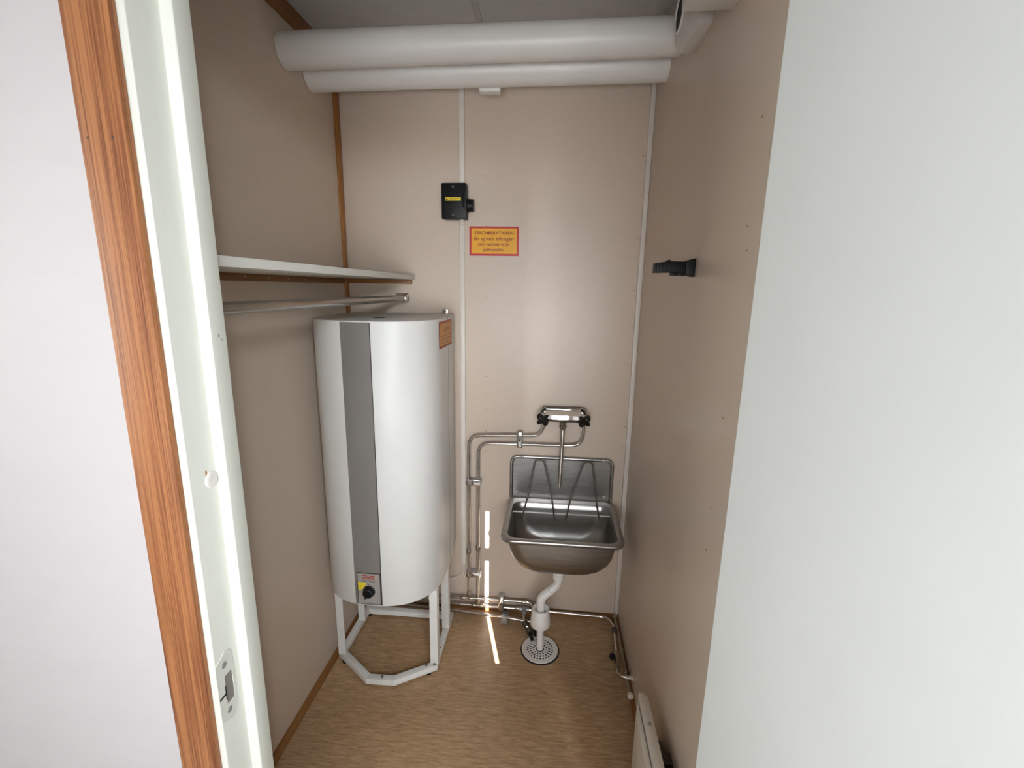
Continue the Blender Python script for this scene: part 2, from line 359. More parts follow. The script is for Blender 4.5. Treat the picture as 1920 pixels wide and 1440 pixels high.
# door frame, architraves and leaf
RL, RR, RT = -0.537, 0.302, 2.045     # rebate faces
SL, SR, ST = -0.519, 0.284, 2.027     # stop faces
YS = -1.249
dr = empty('door_1', (-0.13, YF, 0)); struct(dr, 'cream door frame with the white door swung open')
def jamb(xo, xr, xs):
    poly = [(xo, YF), (xr, YF), (xr, YS), (xs, YS), (xs, YI), (xo, YI)]
    mb = MB().prism(poly, 0.0, RT if True else 0, 'z')
    ed = [e for e in mb.bm.edges if abs((e.verts[0].co - e.verts[1].co).z) > 1.0 and abs(e.verts[0].co.x - xo) > 0.01]
    bmesh.ops.bevel(mb.bm, geom=ed, offset=0.0022, segments=3, profile=0.5, affect='EDGES')
    return mb
jl = jamb(OL, RL, SL).build('jamb', 'frame', dr); jl['label'] = 'cream painted left jamb with door stop and strike plate'
jamb(OR, RR, SR).build('jamb', 'frame', dr)
MB().box(OL, OR, YF, YI, RT, OH, 0.002).build('frame_head', 'frame', dr)
MB().box(SL, SR, YS, YI, ST, RT, 0.002).build('head_stop', 'frame', dr)
# strike plate let into the left jamb
SPX = RL + 0.0012
mb = MB(); pl = [(-1.3085, 0.763), (-1.3085, 0.878), (-1.275, 0.885), (-1.2685, 0.876), (-1.2675, 0.757), (-1.274, 0.752)]
y0, y1, z0, z1 = -1.3055, -1.266, 0.752, 0.886; hy0, hy1, hz0, hz1 = -1.2885, -1.2705, 0.787, 0.843
mb.prism([(y0, hz1), (y0, z1 - 0.012), (y1 - 0.016, z1), (y1 - 0.004, z1 - 0.004), (y1, z1 - 0.016), (y1, hz1)], RL - 0.001, SPX, 'x')
mb.prism([(y0, z0 + 0.012), (y0, hz0), (y1, hz0), (y1, z0 + 0.016), (y1 - 0.004, z0 + 0.004), (y1 - 0.016, z0)], RL - 0.001, SPX, 'x')
mb.prism([(y0, hz0), (y0, hz1), (hy0, hz1), (hy0, hz0)], RL - 0.001, SPX, 'x')
mb.prism([(hy1, hz0), (hy1, hz1), (y1, hz1), (y1, hz0)], RL - 0.001, SPX, 'x')
sp = mb.build('strike_plate', 'frame', jl)
MB().prism([(hy0, hz0), (hy0, hz1), (hy1, hz1), (hy1, hz0)], RL, RL + 0.0003, 'x').build('latch_hole_shade', M['band'], sp)  # flat dark face painted as the shade of the latch recess
MB().box(RL, RL + 0.0016, -1.3045, -1.2885, 0.8075, 0.8115).build('adjuster_slot', 'dark', sp)
MB().box(RL, RL + 0.0016, -1.2905, -1.2885, 0.797, 0.825).build('adjuster_slot', 'dark', sp)
for zz in (0.864, 0.774):
    MB().lathe((SPX - 0.0002, -1.286, zz), (1, 0, 0), [(0, 0.0062), (0.0006, 0.0058), (0.0012, 0.004)], 18).build('screw', 'zinc', sp)
# plug cap and a scuff in the paint
MB().lathe((RL - 0.0005, -1.262, 1.192), (1, 0, 0), [(0, 0.0135), (0.0022, 0.0132), (0.0036, 0.0115), (0.004, 0.008)], 28).build('cover_cap', 'plastic', jl)
MB().box(RL - 0.001, RL + 0.0003, -1.2725, -1.2690, 1.196, 1.210).build('paint_chip', 'scuff', jl)
for (xx, yy, zz, s_) in ((SL, -1.232, 1.42, 0.004), (SL, -1.226, 1.413, 0.0025)):
    MB().box(xx - 0.001, xx + 0.0003, yy - s_ * 0.4, yy + s_ * 0.4, zz - s_ * 0.6, zz + s_ * 0.6).build('paint_chip', 'panel', jl)
# architraves
struct(MB().box(-0.6133, -0.547, -1.317, YF, 0.0, 2.12, 0.0025).build('trim_3', 'pine'), 'orange varnished pine architrave left of the door frame')
struct(MB().box(0.312, 0.378, -1.317, YF, 0.0, 2.12, 0.0025).build('trim_4', 'pine'), 'pine architrave hidden behind the open door')
struct(MB().box(-0.547, 0.312, -1.317, YF, 2.055, 2.12, 0.0025).build('trim_5', 'pine_x'), 'pine architrave above the door opening')
nmb = MB()
for dx_ in (0.012, 0.047): nmb.lathe((-0.6133 + dx_, -1.3169, 1.68), (0, -1, 0), [(0, 0.0016), (0.0004, 0.0014)], 8)
tag(nmb.build('nail_heads', 'ink', bpy.data.objects['trim_3']), kind='stuff')
# leaf, swung 12 degrees past square
AL = math.radians(12); PIN = Vector((0.304, -1.321, 0)); T_OFF = 0.073; LT = 0.054; LW = 0.80
ev = Vector((math.sin(AL), -math.cos(AL), 0)); nv = Vector((-math.cos(AL), -math.sin(AL), 0))
lm = MB()
c0 = PIN + nv * T_OFF + ev * 0.003; c1 = c0 + ev * LW; c2 = c1 - nv * LT; c3 = c0 - nv * LT
lm.prism([(c.x, c.y) for c in (c0, c1, c2, c3)], 0.012, 2.03, 'z')
bmesh.ops.bevel(lm.bm, geom=lm.bm.edges[:], offset=0.0015, segments=2, profile=0.5, affect='EDGES')
lf = lm.build('door_leaf', 'leaf', dr); lf['label'] = 'plain white door leaf swung open'
for zz in (0.25, 1.75):
    MB().cyl((PIN.x, PIN.y, zz - 0.05), (PIN.x, PIN.y, zz + 0.05), 0.007, seg=16).build('hinge', 'zinc', lf)

# ------------------------------------------------------------------ ventilation ducts under the ceiling
def duct(name, cL, rL, cR, rR, label):
    d_ = empty(name, (-0.26, (cL[0] + cR[0]) / 2, (cL[1] + cR[1]) / 2 - rL)); tag(d_, label, 'duct')
    n = 24; pts = []; rad = []
    for i in range(n + 1):
        t = i / n; pts.append((XL + 0.001 + (XR - XL - 0.002) * t, cL[0] + (cR[0] - cL[0]) * t, cL[1] + (cR[1] - cL[1]) * t)); rad.append(rL + (rR - rL) * t)
    MB().tube(pts, rL, 48, True, rad).build('duct_pipe', 'duct', d_)
    return d_
d1 = duct('ventilation_duct', (-0.352, 2.219), 0.0515, (-0.340, 2.236), 0.0510, 'thick white ventilation duct spanning wall to wall under the ceiling')
d2 = duct('ventilation_duct', (-0.195, 2.214), 0.050, (-0.178, 2.230), 0.049, 'thinner white duct behind and below the thick ceiling duct')
MB().prism([(-0.276, 2.163), (-0.206, 2.162), (-0.200, 2.190), (-0.282, 2.191)], -0.175, -0.14, 'y', 0.002).build('support_clip', 'duct', d2)

# white box and vent housing on the right wall under the ceiling
tb = empty('trunking_box', (0.30, -0.99, 2.07)); tag(tb, 'white boxed trunking high on the right wall, above the vent housing', 'box')
MB().box(0.247, XR, YI + 0.001, -0.788, 2.07, ZC, 0.002).build('casing', 'plastic', tb)
vh = empty('vent_housing', (0.33, -0.53, 2.118)); tag(vh, 'small white vent housing with a round dark opening at duct end', 'vent')
MB().prism([(-0.651, 2.118), (-0.505, 2.118), (-0.455, 2.142), (-0.408, 2.190), (-0.408, 2.33), (-0.651, 2.33)], 0.318, XR, 'x', 0.002).build('housing', 'plastic', vh)
rg = MB(); RC = (-0.455, 2.238); k_ = 28
rg.tube([(0.317, RC[0] + 0.045 * math.cos(2 * PI * i / k_), RC[1] + 0.045 * math.sin(2 * PI * i / k_)) for i in range(k_ + 1)], 0.004, 8, False)
rg.build('opening_ring', 'duct', vh)
MB().lathe((0.3183, RC[0], RC[1]), (-1, 0, 0), [(0, 0.044), (0.0006, 0.044)], 28).build('opening', 'dark', vh)  # flat dark disc painted as the shade inside the vent

# ------------------------------------------------------------------ shelf and rail on the left
sh = empty('closet_shelf', (-0.72, -0.6, 1.53)); tag(sh, 'white laminated shelf board on wooden battens above the heater', 'shelf')
MB().box(XL + 0.001, -0.572, -1.205, -0.001, 1.529, 1.548, 0.0012).build('board', 'shelf', sh)
ba = MB().box(XL, XL + 0.012, -1.205, -0.030, 1.508, 1.529, 0.001).build('batten', 'pine_y', sh)
MB().box(XL + 0.016, -0.585, -0.013, 0.0, 1.511, 1.529, 0.001).build('batten', 'pine_x', sh)
for yy in (-0.664, -0.554, -0.449, -0.347):
    MB().lathe((XL + 0.0118, yy, 1.5195), (1, 0, 0), [(0, 0.0032), (0.0006, 0.003), (0.001, 0.002)], 12).build('screw', 'zinc', ba)
cr_ = empty('clothes_rail', (-0.61, -0.6, 1.44)); tag(cr_, 'worn steel clothes rail running below the white shelf', 'rail')
MB().tube([(-0.610, -1.205, 1.4545), (-0.611, -0.6, 1.4540), (-0.617, -0.006, 1.4525)], 0.0125, 24).build('rod', 'rod', cr_)
br = MB(); br.lathe((-0.617, -0.001, 1.4525), (0, -1, 0), [(0, 0.021), (0.003, 0.020), (0.006, 0.0165), (0.034, 0.0160), (0.036, 0.0145)], 28)
br.prism(rrect(-0.656, -0.600, 1.459, 1.474, 0.007, 4), -0.003, -0.0005, 'y')
bk = br.build('end_bracket', 'chrome', cr_)
for xx in (-0.650, -0.607):
    MB().lathe((xx, -0.002, 1.4665), (0, -1, 0), [(0, 0.0065), (0.003, 0.006), (0.005, 0.003)], 14).build('screw', 'brass', bk)

# ------------------------------------------------------------------ conduits, switch, sign
cm = MB(); cm.box(-0.382, -0.361, -0.012, 0.0, 0.232, 1.762, 0.002); o = cm.build('cable_conduit', 'conduit')
tag(o, 'narrow white cable conduit below the black switch', 'conduit')
o = MB().box(-0.381, -0.360, -0.012, 0.0, 1.898, ZC, 0.002).build('cable_conduit', 'conduit')
tag(o, 'narrow white cable conduit between the switch and the ducts', 'conduit')
cc = empty('cable_conduit', (0.343, -0.008, 0.0)); tag(cc, 'white cable conduit in the corner beside the sink', 'conduit')
MB().box(0.333, 0.3515, -0.018, 0.0, 0.035, ZC, 0.002).build('channel', 'conduit', cc)
MB().tube(fillet([(0.343, -0.010, 0.06), (0.343, -0.010, 0.02), (0.343, -0.03, 0.008)], 0.02), 0.005, 10).build('cable', 'plastic', cc)

sw = empty('isolator_switch', (-0.394, -0.03, 1.762)); tag(sw, 'black isolator switch with yellow strip on the back wall', 'switch')
MB().box(-0.441, -0.347, -0.034, 0.0, 1.764, 1.892, 0.003).build('base', 'black', sw)
cv = MB().box(-0.443, -0.345, -0.058, -0.034, 1.762, 1.894, 0.004).build('cover', 'black', sw)
MB().prism([(-0.352, 1.80), (-0.361, 1.806), (-0.361, 1.852), (-0.352, 1.86), (-0.3465, 1.86), (-0.3465, 1.80)], -0.0615, -0.0575, 'y', 0.001).build('cover_ridge', 'black', cv)
for zz in (1.7775, 1.8795):
    MB().lathe((-0.3975, -0.0575, zz), (0, -1, 0), [(0, 0.0055), (0.001, 0.005), (0.0016, 0.003)], 14).build('screw', 'wire', cv)
for zz in (1.814, 1.804, 1.794):
    MB().box(-0.430, -0.364, -0.0586, -0.0578, zz - 0.0012, zz + 0.0012).build('cover_groove', 'dark', cv)
ls = MB().box(-0.4265, -0.3660, -0.0587, -0.0575, 1.8285, 1.8415).build('label_strip', 'lemon', cv)
MB().prism([(-0.4245, 1.8305), (-0.4165, 1.8305), (-0.4205, 1.8395)], -0.0590, -0.0586, 'y').build('warning_triangle', 'ink', ls)
for zz, x1 in ((1.8372, -0.372), (1.8335, -0.384)):
    MB().box(-0.412, x1, -0.0590, -0.0586, zz - 0.0006, zz + 0.0006).build('print_line', 'rust', ls)
kn = MB(); kn.lathe((-0.346, -0.030, 1.815), (1, 0, 0), [(0, 0.026), (0.006, 0.026), (0.008, 0.0235), (0.021, 0.022), (0.023, 0.020)], 28)
kn.box(-0.326, -0.3195, -0.036, -0.024, 1.793, 1.837, 0.002)
kn.build('rotary_knob', 'black', sw)
for za, zb in ((1.892, 1.902), (1.748, 1.765)):
    MB().cyl((-0.371, -0.014, za), (-0.371, -0.014, zb), 0.0095, seg=20).build('cable_gland', 'conduit', sw)

sg = empty('warning_sign', (-0.2425, -0.001, 1.6285)); tag(sg, 'yellow warning sign with red border and four lines of lettering', 'sign')
MB().box(-0.3430, -0.1430, -0.0016, 0.0, 1.6285, 1.7420, 0.0004, 1).build('border', 'red', sg)
MB().box(-0.3350, -0.1505, -0.0020, -0.0010, 1.6365, 1.7345).build('face', 'yellow', sg)
for s_, zz, ww, sz in (('STRÖMBRYTAREN', 1.7155, 0.158, 0.0165), ('får ej vara tillslagen', 1.6935, 0.160, 0.0185), ('om vattnet ej är', 1.6735, 0.128, 0.0185), ('påkopplat.', 1.6530, 0.084, 0.0185)):
    text('lettering', s_, sz, (-0.2435, -0.00225, zz), FACE_CAM, 'rust', sg, ww, 0.0003)

# ------------------------------------------------------------------ black clip holder on the right wall
hk = empty('wall_holder', (0.31, -0.683, 1.535)); tag(hk, 'black plastic clip holder sticking out of the right wall', 'holder')
MB().prism([(0.351, 1.536), (0.351, 1.581), (0.345, 1.580), (0.328, 1.574), (0.328, 1.541), (0.345, 1.537)], -0.700, -0.666, 'y', 0.0015).build('wall_plate', 'black', hk)
MB().prism([(0.330, 1.544), (0.330, 1.573), (0.290, 1.574), (0.272, 1.571), (0.258, 1.567), (0.256, 1.548), (0.272, 1.546), (0.296, 1.546)], -0.696, -0.670, 'y', 0.0015).build('arm', 'black', hk)
for k, xx in enumerate((0.2535, 0.2615, 0.2695, 0.2775)):
    MB().box(xx, xx + 0.004, -0.699, -0.667, 1.5445 + 0.0004 * k, 1.569 + 0.0012 * k, 0.001).build('grip_tooth', 'black', hk)
MB().box(0.284, 0.290, -0.697, -0.669, 1.572, 1.577, 0.001).build('release_tab', 'black', hk)
MB().box(0.295, 0.309, -0.694, -0.672, 1.5385, 1.546, 0.001).build('lower_lug', 'black', hk)
MB().box(0.314, 0.329, -0.694, -0.672, 1.5385, 1.546, 0.001).build('lower_lug', 'black', hk)

# ------------------------------------------------------------------ water heater and its stand
HX, HY, HR, HB, HT = -0.616, -0.270, 0.224, 0.362, 1.391
HN = 2.4                                  # boxier than a circle
def sup(a, r_=None):
    r_ = HR if r_ is None else r_
    c, s_ = math.cos(a), math.sin(a); k = r_ / (abs(c) ** HN + abs(s_) ** HN) ** (1 / HN)
    return (HX + k * c, HY + k * s_)
wh = empty('water_heater', (HX, -0.2, HB)); tag(wh, 'tall white rounded water heater with grey front band on a stand', 'water heater')
def plan(r_, back, n=44):
    p = [(HX + r_, back)]
    for i in range(n + 1):
        a = -PI * i / n; p.append(sup(a, r_))
    p.append((HX - r_, back)); return p
MB().prism(plan(HR, -0.128), HB, HT, 'z', 0.003).build('jacket', 'white', wh)
bc = MB().prism([(-0.002, HB), (-0.002, HT), (-0.129, HT), (-0.129, HB)], HX - HR + 0.016, HX + HR - 0.016, 'x', 0.002).build('back_casing', 'white', wh)
MB().box(HX + HR - 0.003, HX + HR + 0.0006, -0.1965, -0.1935, HB, HT).build('seam', 'band', bc)
a0, a1 = math.radians(-90 - 15.0), math.radians(-90 + 9.6)
gb = []
for rr in (HR - 0.002, HR + 0.0016):
    gb.append([sup(a0 + (a1 - a0) * i / 12, rr) for i in range(13)])
bd = MB().prism(gb[0] + gb[1][::-1], HB + 0.006, HT - 0.004, 'z').build('front_band', 'band', wh)
xs_, ys_ = sup(a1 + 0.006, HR + 0.0018)
MB().box(xs_ - 0.0009, xs_ + 0.0009, ys_ - 0.0008, ys_ + 0.003, HB + 0.006, HT - 0.004).build('band_edge', 'ink', bd)
MB().lathe((-0.612, -0.315, HT - 0.0006), (0, 0, 1), [(0, 0.023), (0.0012, 0.023)], 24).build('top_hole_shade', 'dark', wh)  # flat dark disc painted as the shade of a hole in the lid
# mounting lugs
for (px_, py_, ax) in ((-0.446, -0.004, 'y'), (XL + 0.004, -0.246, 'x')):
    if ax == 'y': mb = MB().prism(rrect(px_ - 0.0115, px_ + 0.0115, HT - 0.01, 1.415, 0.0105, 6), -0.006, -0.002, 'y', 0.0008)
    else: mb = MB().prism(rrect(py_ - 0.0115, py_ + 0.0115, HT - 0.01, 1.420, 0.0105, 6), XL + 0.001, XL + 0.005, 'x', 0.0008)
    lg = mb.build('mounting_lug', 'pipe', wh)
    dirv = (0, -1, 0) if ax == 'y' else (1, 0, 0)
    MB().lathe((px_, py_ - 0.001, 1.402), dirv, [(0, 0.006), (0.003, 0.0055), (0.004, 0.003)], 12).build('bolt', 'brass', lg)
# temperature panel
PY = -0.4952
def qx(x): return -0.6215 + (x + 0.657) * 0.926
def qz(z): return 0.4345 + (z - 0.3735) * 0.926
def qbox(x0, x1, y0, y1, z0, z1, *k): return MB().box(qx(x0), qx(x1), y0, y1, qz(z0), qz(z1), *k)
def qpoly(p): return [(qx(x), qz(z)) for x, z in p]
tp = qbox(-0.704, -0.610, PY - 0.0012, PY + 0.006, 0.306, 0.441, 0.0006, 1).build('control_panel', 'ink', wh)
qbox(-0.7010, -0.6130, PY - 0.0020, PY, 0.3090, 0.4380).build('panel_face', 'panel', tp)
yf_ = PY - 0.0024
MB().lathe((qx(-0.6575), PY - 0.001, qz(0.3625)), (0, -1, 0), [(0, 0.0225), (0.004, 0.0225), (0.006, 0.020), (0.018, 0.0175), (0.020, 0.015)], 28).build('dial', 'black', tp)
qbox(-0.6585, -0.6565, yf_, PY - 0.0015, 0.389, 0.394).build('dial_mark', 'ink', tp)
for zz, hw in ((0.4300, 0.0022), (0.4235, 0.0022), (0.4170, 0.0022)):
    for sx in (-1, 1):
        x0 = -0.6575 + sx * 0.0040; x1 = -0.6575 + sx * 0.0245
        pts = [(x0, zz - hw), (x1, zz - hw + 0.0004), (x1, zz + hw), (x0, zz + hw * 0.2)]
        MB().prism(qpoly(pts), yf_, PY - 0.0015, 'y').build('emblem_bar', 'redink', tp)
qbox(-0.662, -0.653, yf_, PY - 0.0015, 0.4165, 0.4245).build('emblem_bar', 'redink', tp)
text('brand_lettering', 'M E T R O', 0.0085, (qx(-0.6575), yf_ - 0.0002, qz(0.4070)), FACE_CAM, 'ink', tp, 0.046, 0.0002)
MB().prism(qpoly([(-0.7000, 0.4010), (-0.6690, 0.4000), (-0.6680, 0.3930), (-0.6840, 0.3700), (-0.6990, 0.3660)]), yf_ - 0.0003, PY - 0.0015, 'y').build('yellow_sticker', 'lemon', tp)
MB().lathe((qx(-0.6740), PY - 0.001, qz(0.3315)), (0, -1, 0), [(0, 0.0045), (0.003, 0.004)], 12).build('indicator', 'ink', tp)
MB().lathe((qx(-0.6560), PY - 0.001, qz(0.3130)), (0, -1, 0), [(0, 0.0025), (0.002, 0.002)], 10).build('panel_screw', 'ink', tp)
# faded warning sticker bent round the right shoulder
def onsurf(s_, off):
    """point on the jacket outline measured back from the side tangent point"""
    if s_ >= 0: return (HX + HR + off, HY + s_)
    return sup(s_ / HR, HR + off)
def curved(s0, s1, za, zb, off, name, mat, parent, slope=0.0):
    mb = MB(); n = 10; A = []; B = []
    for i in range(n + 1):
        s_ = s0 + (s1 - s0) * i / n; x_, y_ = onsurf(s_, off)
        A.append(mb.bm.verts.new((x_, y_, za))); B.append(mb.bm.verts.new((x_, y_, zb)))
    for i in range(n): mb.bm.faces.new((A[i], A[i + 1], B[i + 1], B[i]))
    return mb.build(name, mat, parent)
st = curved(-0.053, 0.137, 1.284, 1.381, 0.0010, 'warning_sticker', 'fadedred', wh)
curved(-0.045, 0.129, 1.293, 1.372, 0.0015, 'sticker_face', 'faded', st)
for s0, s1, zz, hh in ((0.005, 0.095, 1.352, 0.0035), (0.005, 0.095, 1.344, 0.0025), (-0.030, 0.115, 1.327, 0.0025), (-0.030, 0.115, 1.315, 0.0025), (-0.020, 0.100, 1.303, 0.0025)):
    curved(s0, s1, zz - hh, zz + hh, 0.0019, 'print_line', 'fadedtext', st)

hs = empty('heater_stand', (-0.615, -0.26, 0)); tag(hs, 'white steel stand with four legs carrying the water heater', 'stand')
ZB0, ZB1 = 0.012, 0.036
corn = [(-0.822, -0.365), (-0.660, -0.484), (-0.550, -0.482), (-0.405, -0.392), (-0.405, -0.085), (-0.822, -0.085)]
def inset(poly, d):
    out = []; n = len(poly)
    for i in range(n):
        p0, p1, p2 = Vector(poly[i - 1]), Vector(poly[i]), Vector(poly[(i + 1) % n])
        e1 = (p1 - p0).normalized(); e2 = (p2 - p1).normalized()
        n1 = Vector((-e1.y, e1.x)); n2 = Vector((-e2.y, e2.x)); b_ = (n1 + n2); b_ = b_ / b_.length_squared * 2
        out.append(p1 + b_ * d)
    return out
inn = inset(corn, 0.026)
for i in range(6):
    j = (i + 1) % 6
    MB().prism([tuple(corn[i]), tuple(corn[j]), tuple(inn[j]), tuple(inn[i])], ZB0, ZB1, 'z', 0.0012).build('base_rail', 'stand', hs)
def leg(x, y, sx, sy, z1):
    mb = MB(); w = 0.030; t = 0.004
    poly = [(x, y), (x + sx * w, y), (x + sx * w, y + sy * t), (x + sx * t, y + sy * t), (x + sx * t, y + sy * w), (x, y + sy * w)]
    return mb.prism(poly, ZB1 - 0.002, z1, 'z').build('leg', 'stand', hs)
leg(-0.816, -0.378, 1, 1, HB); leg(-0.404, -0.385, -1, 1, HB); leg(-0.405, -0.190, -1, 1, HB); leg(-0.815, -0.185, 1, 1, HB)
for xx, yy in ((-0.796, -0.365), (-0.448, -0.398), (-0.417, -0.392), (-0.418, -0.305), (-0.600, -0.470)):
    MB().lathe((xx, yy, ZB1 - 0.0005), (0, 0, 1), [(0, 0.0055), (0.005, 0.0055), (0.006, 0.004)], 6).build('bolt', 'brass', hs)
for xx, yy in ((-0.790, -0.375), (-0.44, -0.395), (-0.42, -0.10), (-0.80, -0.10)):
    MB().cyl((xx, yy, 0.0), (xx, yy, ZB0 + 0.001), 0.012, seg=16).build('foot', 'black', hs)

pc = MB().tube(fillet([(-0.372, -0.006, 0.236), (-0.372, -0.006, 0.185), (-0.400, -0.010, 0.164), (-0.455, -0.05, 0.172), (-0.50, -0.10, 0.30)], 0.03), 0.0042, 10).build('power_cable', 'conduit')
tag(pc, 'thin pale cable from conduit end to the heater', 'cable')

# ------------------------------------------------------------------ water pipes
PR = 0.0066
def pipe(name, pts, r_, label, fr=0.045, mat='pipe'):
    o_ = empty(name, Vector(pts[0])); tag(o_, label, 'pipe')
    MB().tube(fillet(pts, fr), r_, 16).build('tube', mat, o_); return o_
p1 = pipe('water_pipe', [(-0.344, -0.028, 0.070), (-0.344, -0.028, 0.872), (-0.030, -0.028, 0.884), (-0.012, -0.040, 0.966)], PR, 'chromed pipe run ending at the left tap knob, the outer of two uprights', 0.055)
p2 = pipe('water_pipe', [(-0.302, -0.028, 0.040), (-0.302, -0.028, 0.838), (0.149, -0.028, 0.846), (0.149, -0.040, 0.966)], PR, 'chromed pipe run ending at the right tap knob, the inner of two uprights', 0.055)
for par, x_, zs in ((p1, -0.344, (0.312, 0.095)), (p2, -0.302, (0.335, 0.055))):
    for z_ in zs:
        MB().lathe((x_, -0.028, z_ - 0.012), (0, 0, 1), [(0, 0.0085), (0.006, 0.0105), (0.018, 0.0105), (0.024, 0.0085)], 16).build('coupling', 'brass', par)
def clip(x0, x1, z0, z1, label, y1=-0.042):
    c = empty('pipe_clip', ((x0 + x1) / 2, -0.02, z0)); tag(c, label, 'pipe clip', 'pipe clips')
    MB().box(x0, x1, y1 + 0.004, 0.0, z0 + 0.003, z1 - 0.003, 0.002).build('base', 'zinc', c)
    MB().box(x0 + 0.002, x1 - 0.002, y1, y1 + 0.006, z0, z1, 0.002).build('strap', 'chrome', c)
    MB().lathe(((x0 + x1) / 2, y1 + 0.001, (z0 + z1) / 2), (0, -1, 0), [(0, 0.0045), (0.0025, 0.004)], 10).build('screw', 'ink', c)
clip(-0.133, -0.108, 0.829, 0.899, 'bright pipe clip left of the tap on both horizontal pipes')
clip(-0.357, -0.288, 0.643, 0.670, 'pipe clip across both upright pipes beside the sink')
clip(-0.357, -0.288, 0.188, 0.214, 'pipe clip across both upright pipes near the floor')
clip(-0.204, -0.178, 0.022, 0.098, 'grey pipe clip on two low pipes left of the drain')

pa = p1     # the low run along the back wall is soldered to its riser
MB().tube(fillet([(-0.79, -0.030, 0.072), (-0.048, -0.030, 0.074), (-0.040, -0.045, 0.022), (-0.012, -0.150, 0.016)], 0.03), PR, 16).build('low_run', 'pipe', p1)
MB().tube([(-0.028, -0.09, 0.019), (-0.016, -0.165, 0.016)], 0.0145, 16).build('insulation_sleeve', 'black', pa)
for x_ in (-0.372, -0.335, -0.085):
    MB().lathe((x_ - 0.012, -0.030, 0.0725), (1, 0, 0), [(0, 0.0085), (0.006, 0.0102), (0.018, 0.0102), (0.024, 0.0085)], 16).build('coupling', 'brass', pa)
pb = p2
MB().tube(fillet([(-0.79, -0.030, 0.036), (-0.290, -0.030, 0.037), (0.100, -0.030, 0.030), (0.300, -0.034, 0.027), (0.324, -0.10, 0.034), (0.318, -0.150, 0.040), (0.310, -0.262, 0.045)], 0.06), PR, 16).build('low_run', 'pipe', p2)
for x_ in (-0.320, -0.285, -0.115):
    MB().lathe((x_ - 0.012, -0.030, 0.0365), (1, 0, 0), [(0, 0.0085), (0.006, 0.0102), (0.018, 0.0102), (0.024, 0.0085)], 16).build('coupling', 'brass', pb)
te = MB(); te.cyl((-0.105, -0.030, 0.0345), (-0.060, -0.030, 0.0335), 0.0105, seg=16); te.cyl((-0.082, -0.030, 0.034), (-0.082, -0.058, 0.030), 0.0105, seg=16)
te.build('tee', 'zinc', pb)
MB().tube(fillet([(-0.082, -0.050, 0.031), (-0.082, -0.090, 0.024), (-0.062, -0.135, 0.020)], 0.03), PR, 14).build('branch', 'pipe', pb)
vm = MB(); vm.tube([(-0.075, -0.105, 0.023), (-0.048, -0.160, 0.017)], 0.0135, 16)
vm.build('valve_body', 'wire', pb)
MB().lathe((-0.063, -0.132, 0.026), (0.1, -0.3, 1), [(0, 0.0075), (0.007, 0.0075), (0.009, 0.005)], 6).build('valve_nut', 'chrome', pb)
MB().tube([(-0.048, -0.165, 0.016), (-0.038, -0.190, 0.013)], 0.008, 14).build('hose_end', 'black', pb)
pcw = pipe('water_pipe', [(-0.79, -0.052, 0.034), (-0.400, -0.066, 0.030), (-0.135, -0.087, 0.026), (-0.030, -0.096, 0.020)], PR, 'lowest bare pipe crossing the floor from behind the heater', 0.05)
c_ = empty('pipe_clip', (-0.168, -0.07, 0.0)); tag(c_, 'grey pipe clip on the lowest pipe close to the floor', 'pipe clip', 'pipe clips')
MB().box(-0.181, -0.156, -0.098, -0.030, 0.0, 0.018, 0.002).build('base', 'zinc', c_)
MB().box(-0.179, -0.158, -0.101, -0.076, 0.014, 0.040, 0.003).build('strap', 'zinc', c_)

# right wall valve group
MB().lathe((0.322, -0.115, 0.038), (-0.1, -1, 0.05), [(0, 0.008), (0.005, 0.0125), (0.026, 0.0125), (0.031, 0.008)], 14).build('coupling', 'wire', pb)
vg = empty('stop_valve', (0.31, -0.33, 0.0)); tag(vg, 'small stop valve with black knob low on the right wall', 'valve')
MB().tube([(0.311, -0.258, 0.045), (0.302, -0.335, 0.046)], 0.0095, 16).build('valve_body', 'brass', vg)
MB().lathe((0.299, -0.302, 0.050), (-0.75, 0.05, 0.65), [(0, 0.006), (0.006, 0.006), (0.008, 0.0135), (0.022, 0.0125), (0.024, 0.010)], 12).build('knob', 'black', vg)
MB().tube(fillet([(0.302, -0.335, 0.046), (0.303, -0.378, 0.046), (0.349, -0.386, 0.047)], 0.02), 0.0075, 14).build('elbow', 'brass', vg)
MB().lathe((0.302, -0.345, 0.046), (0, -1, 0), [(0, 0.0105), (0.012, 0.0105)], 6).build('nut', 'brass', vg)
MB().lathe((0.3515, -0.386, 0.047), (-1, 0, 0), [(0, 0.017), (0.003, 0.016), (0.006, 0.010), (0.022, 0.0098)], 18).build('wall_flange', 'chrome', vg)
pr_ = pipe('water_pipe', [(0.3335, -0.022, 0.040), (0.334, -0.465, 0.044)], 0.0055, 'thin coppery pipe along the right wall ending before the radiator', 0.02, 'brass')
MB().lathe((0.334, -0.455, 0.044), (0, -1, 0.0), [(0, 0.007), (0.003, 0.011), (0.014, 0.011), (0.017, 0.007)], 16).build('end_cap', 'conduit', pr_)
for yy in (-0.235, -0.345):
    MB().lathe((0.334, yy, 0.0425), (0, -1, 0.0), [(0, 0.006), (0.003, 0.0085), (0.016, 0.0085), (0.019, 0.006)], 14).build('coupling', 'brass', pr_)

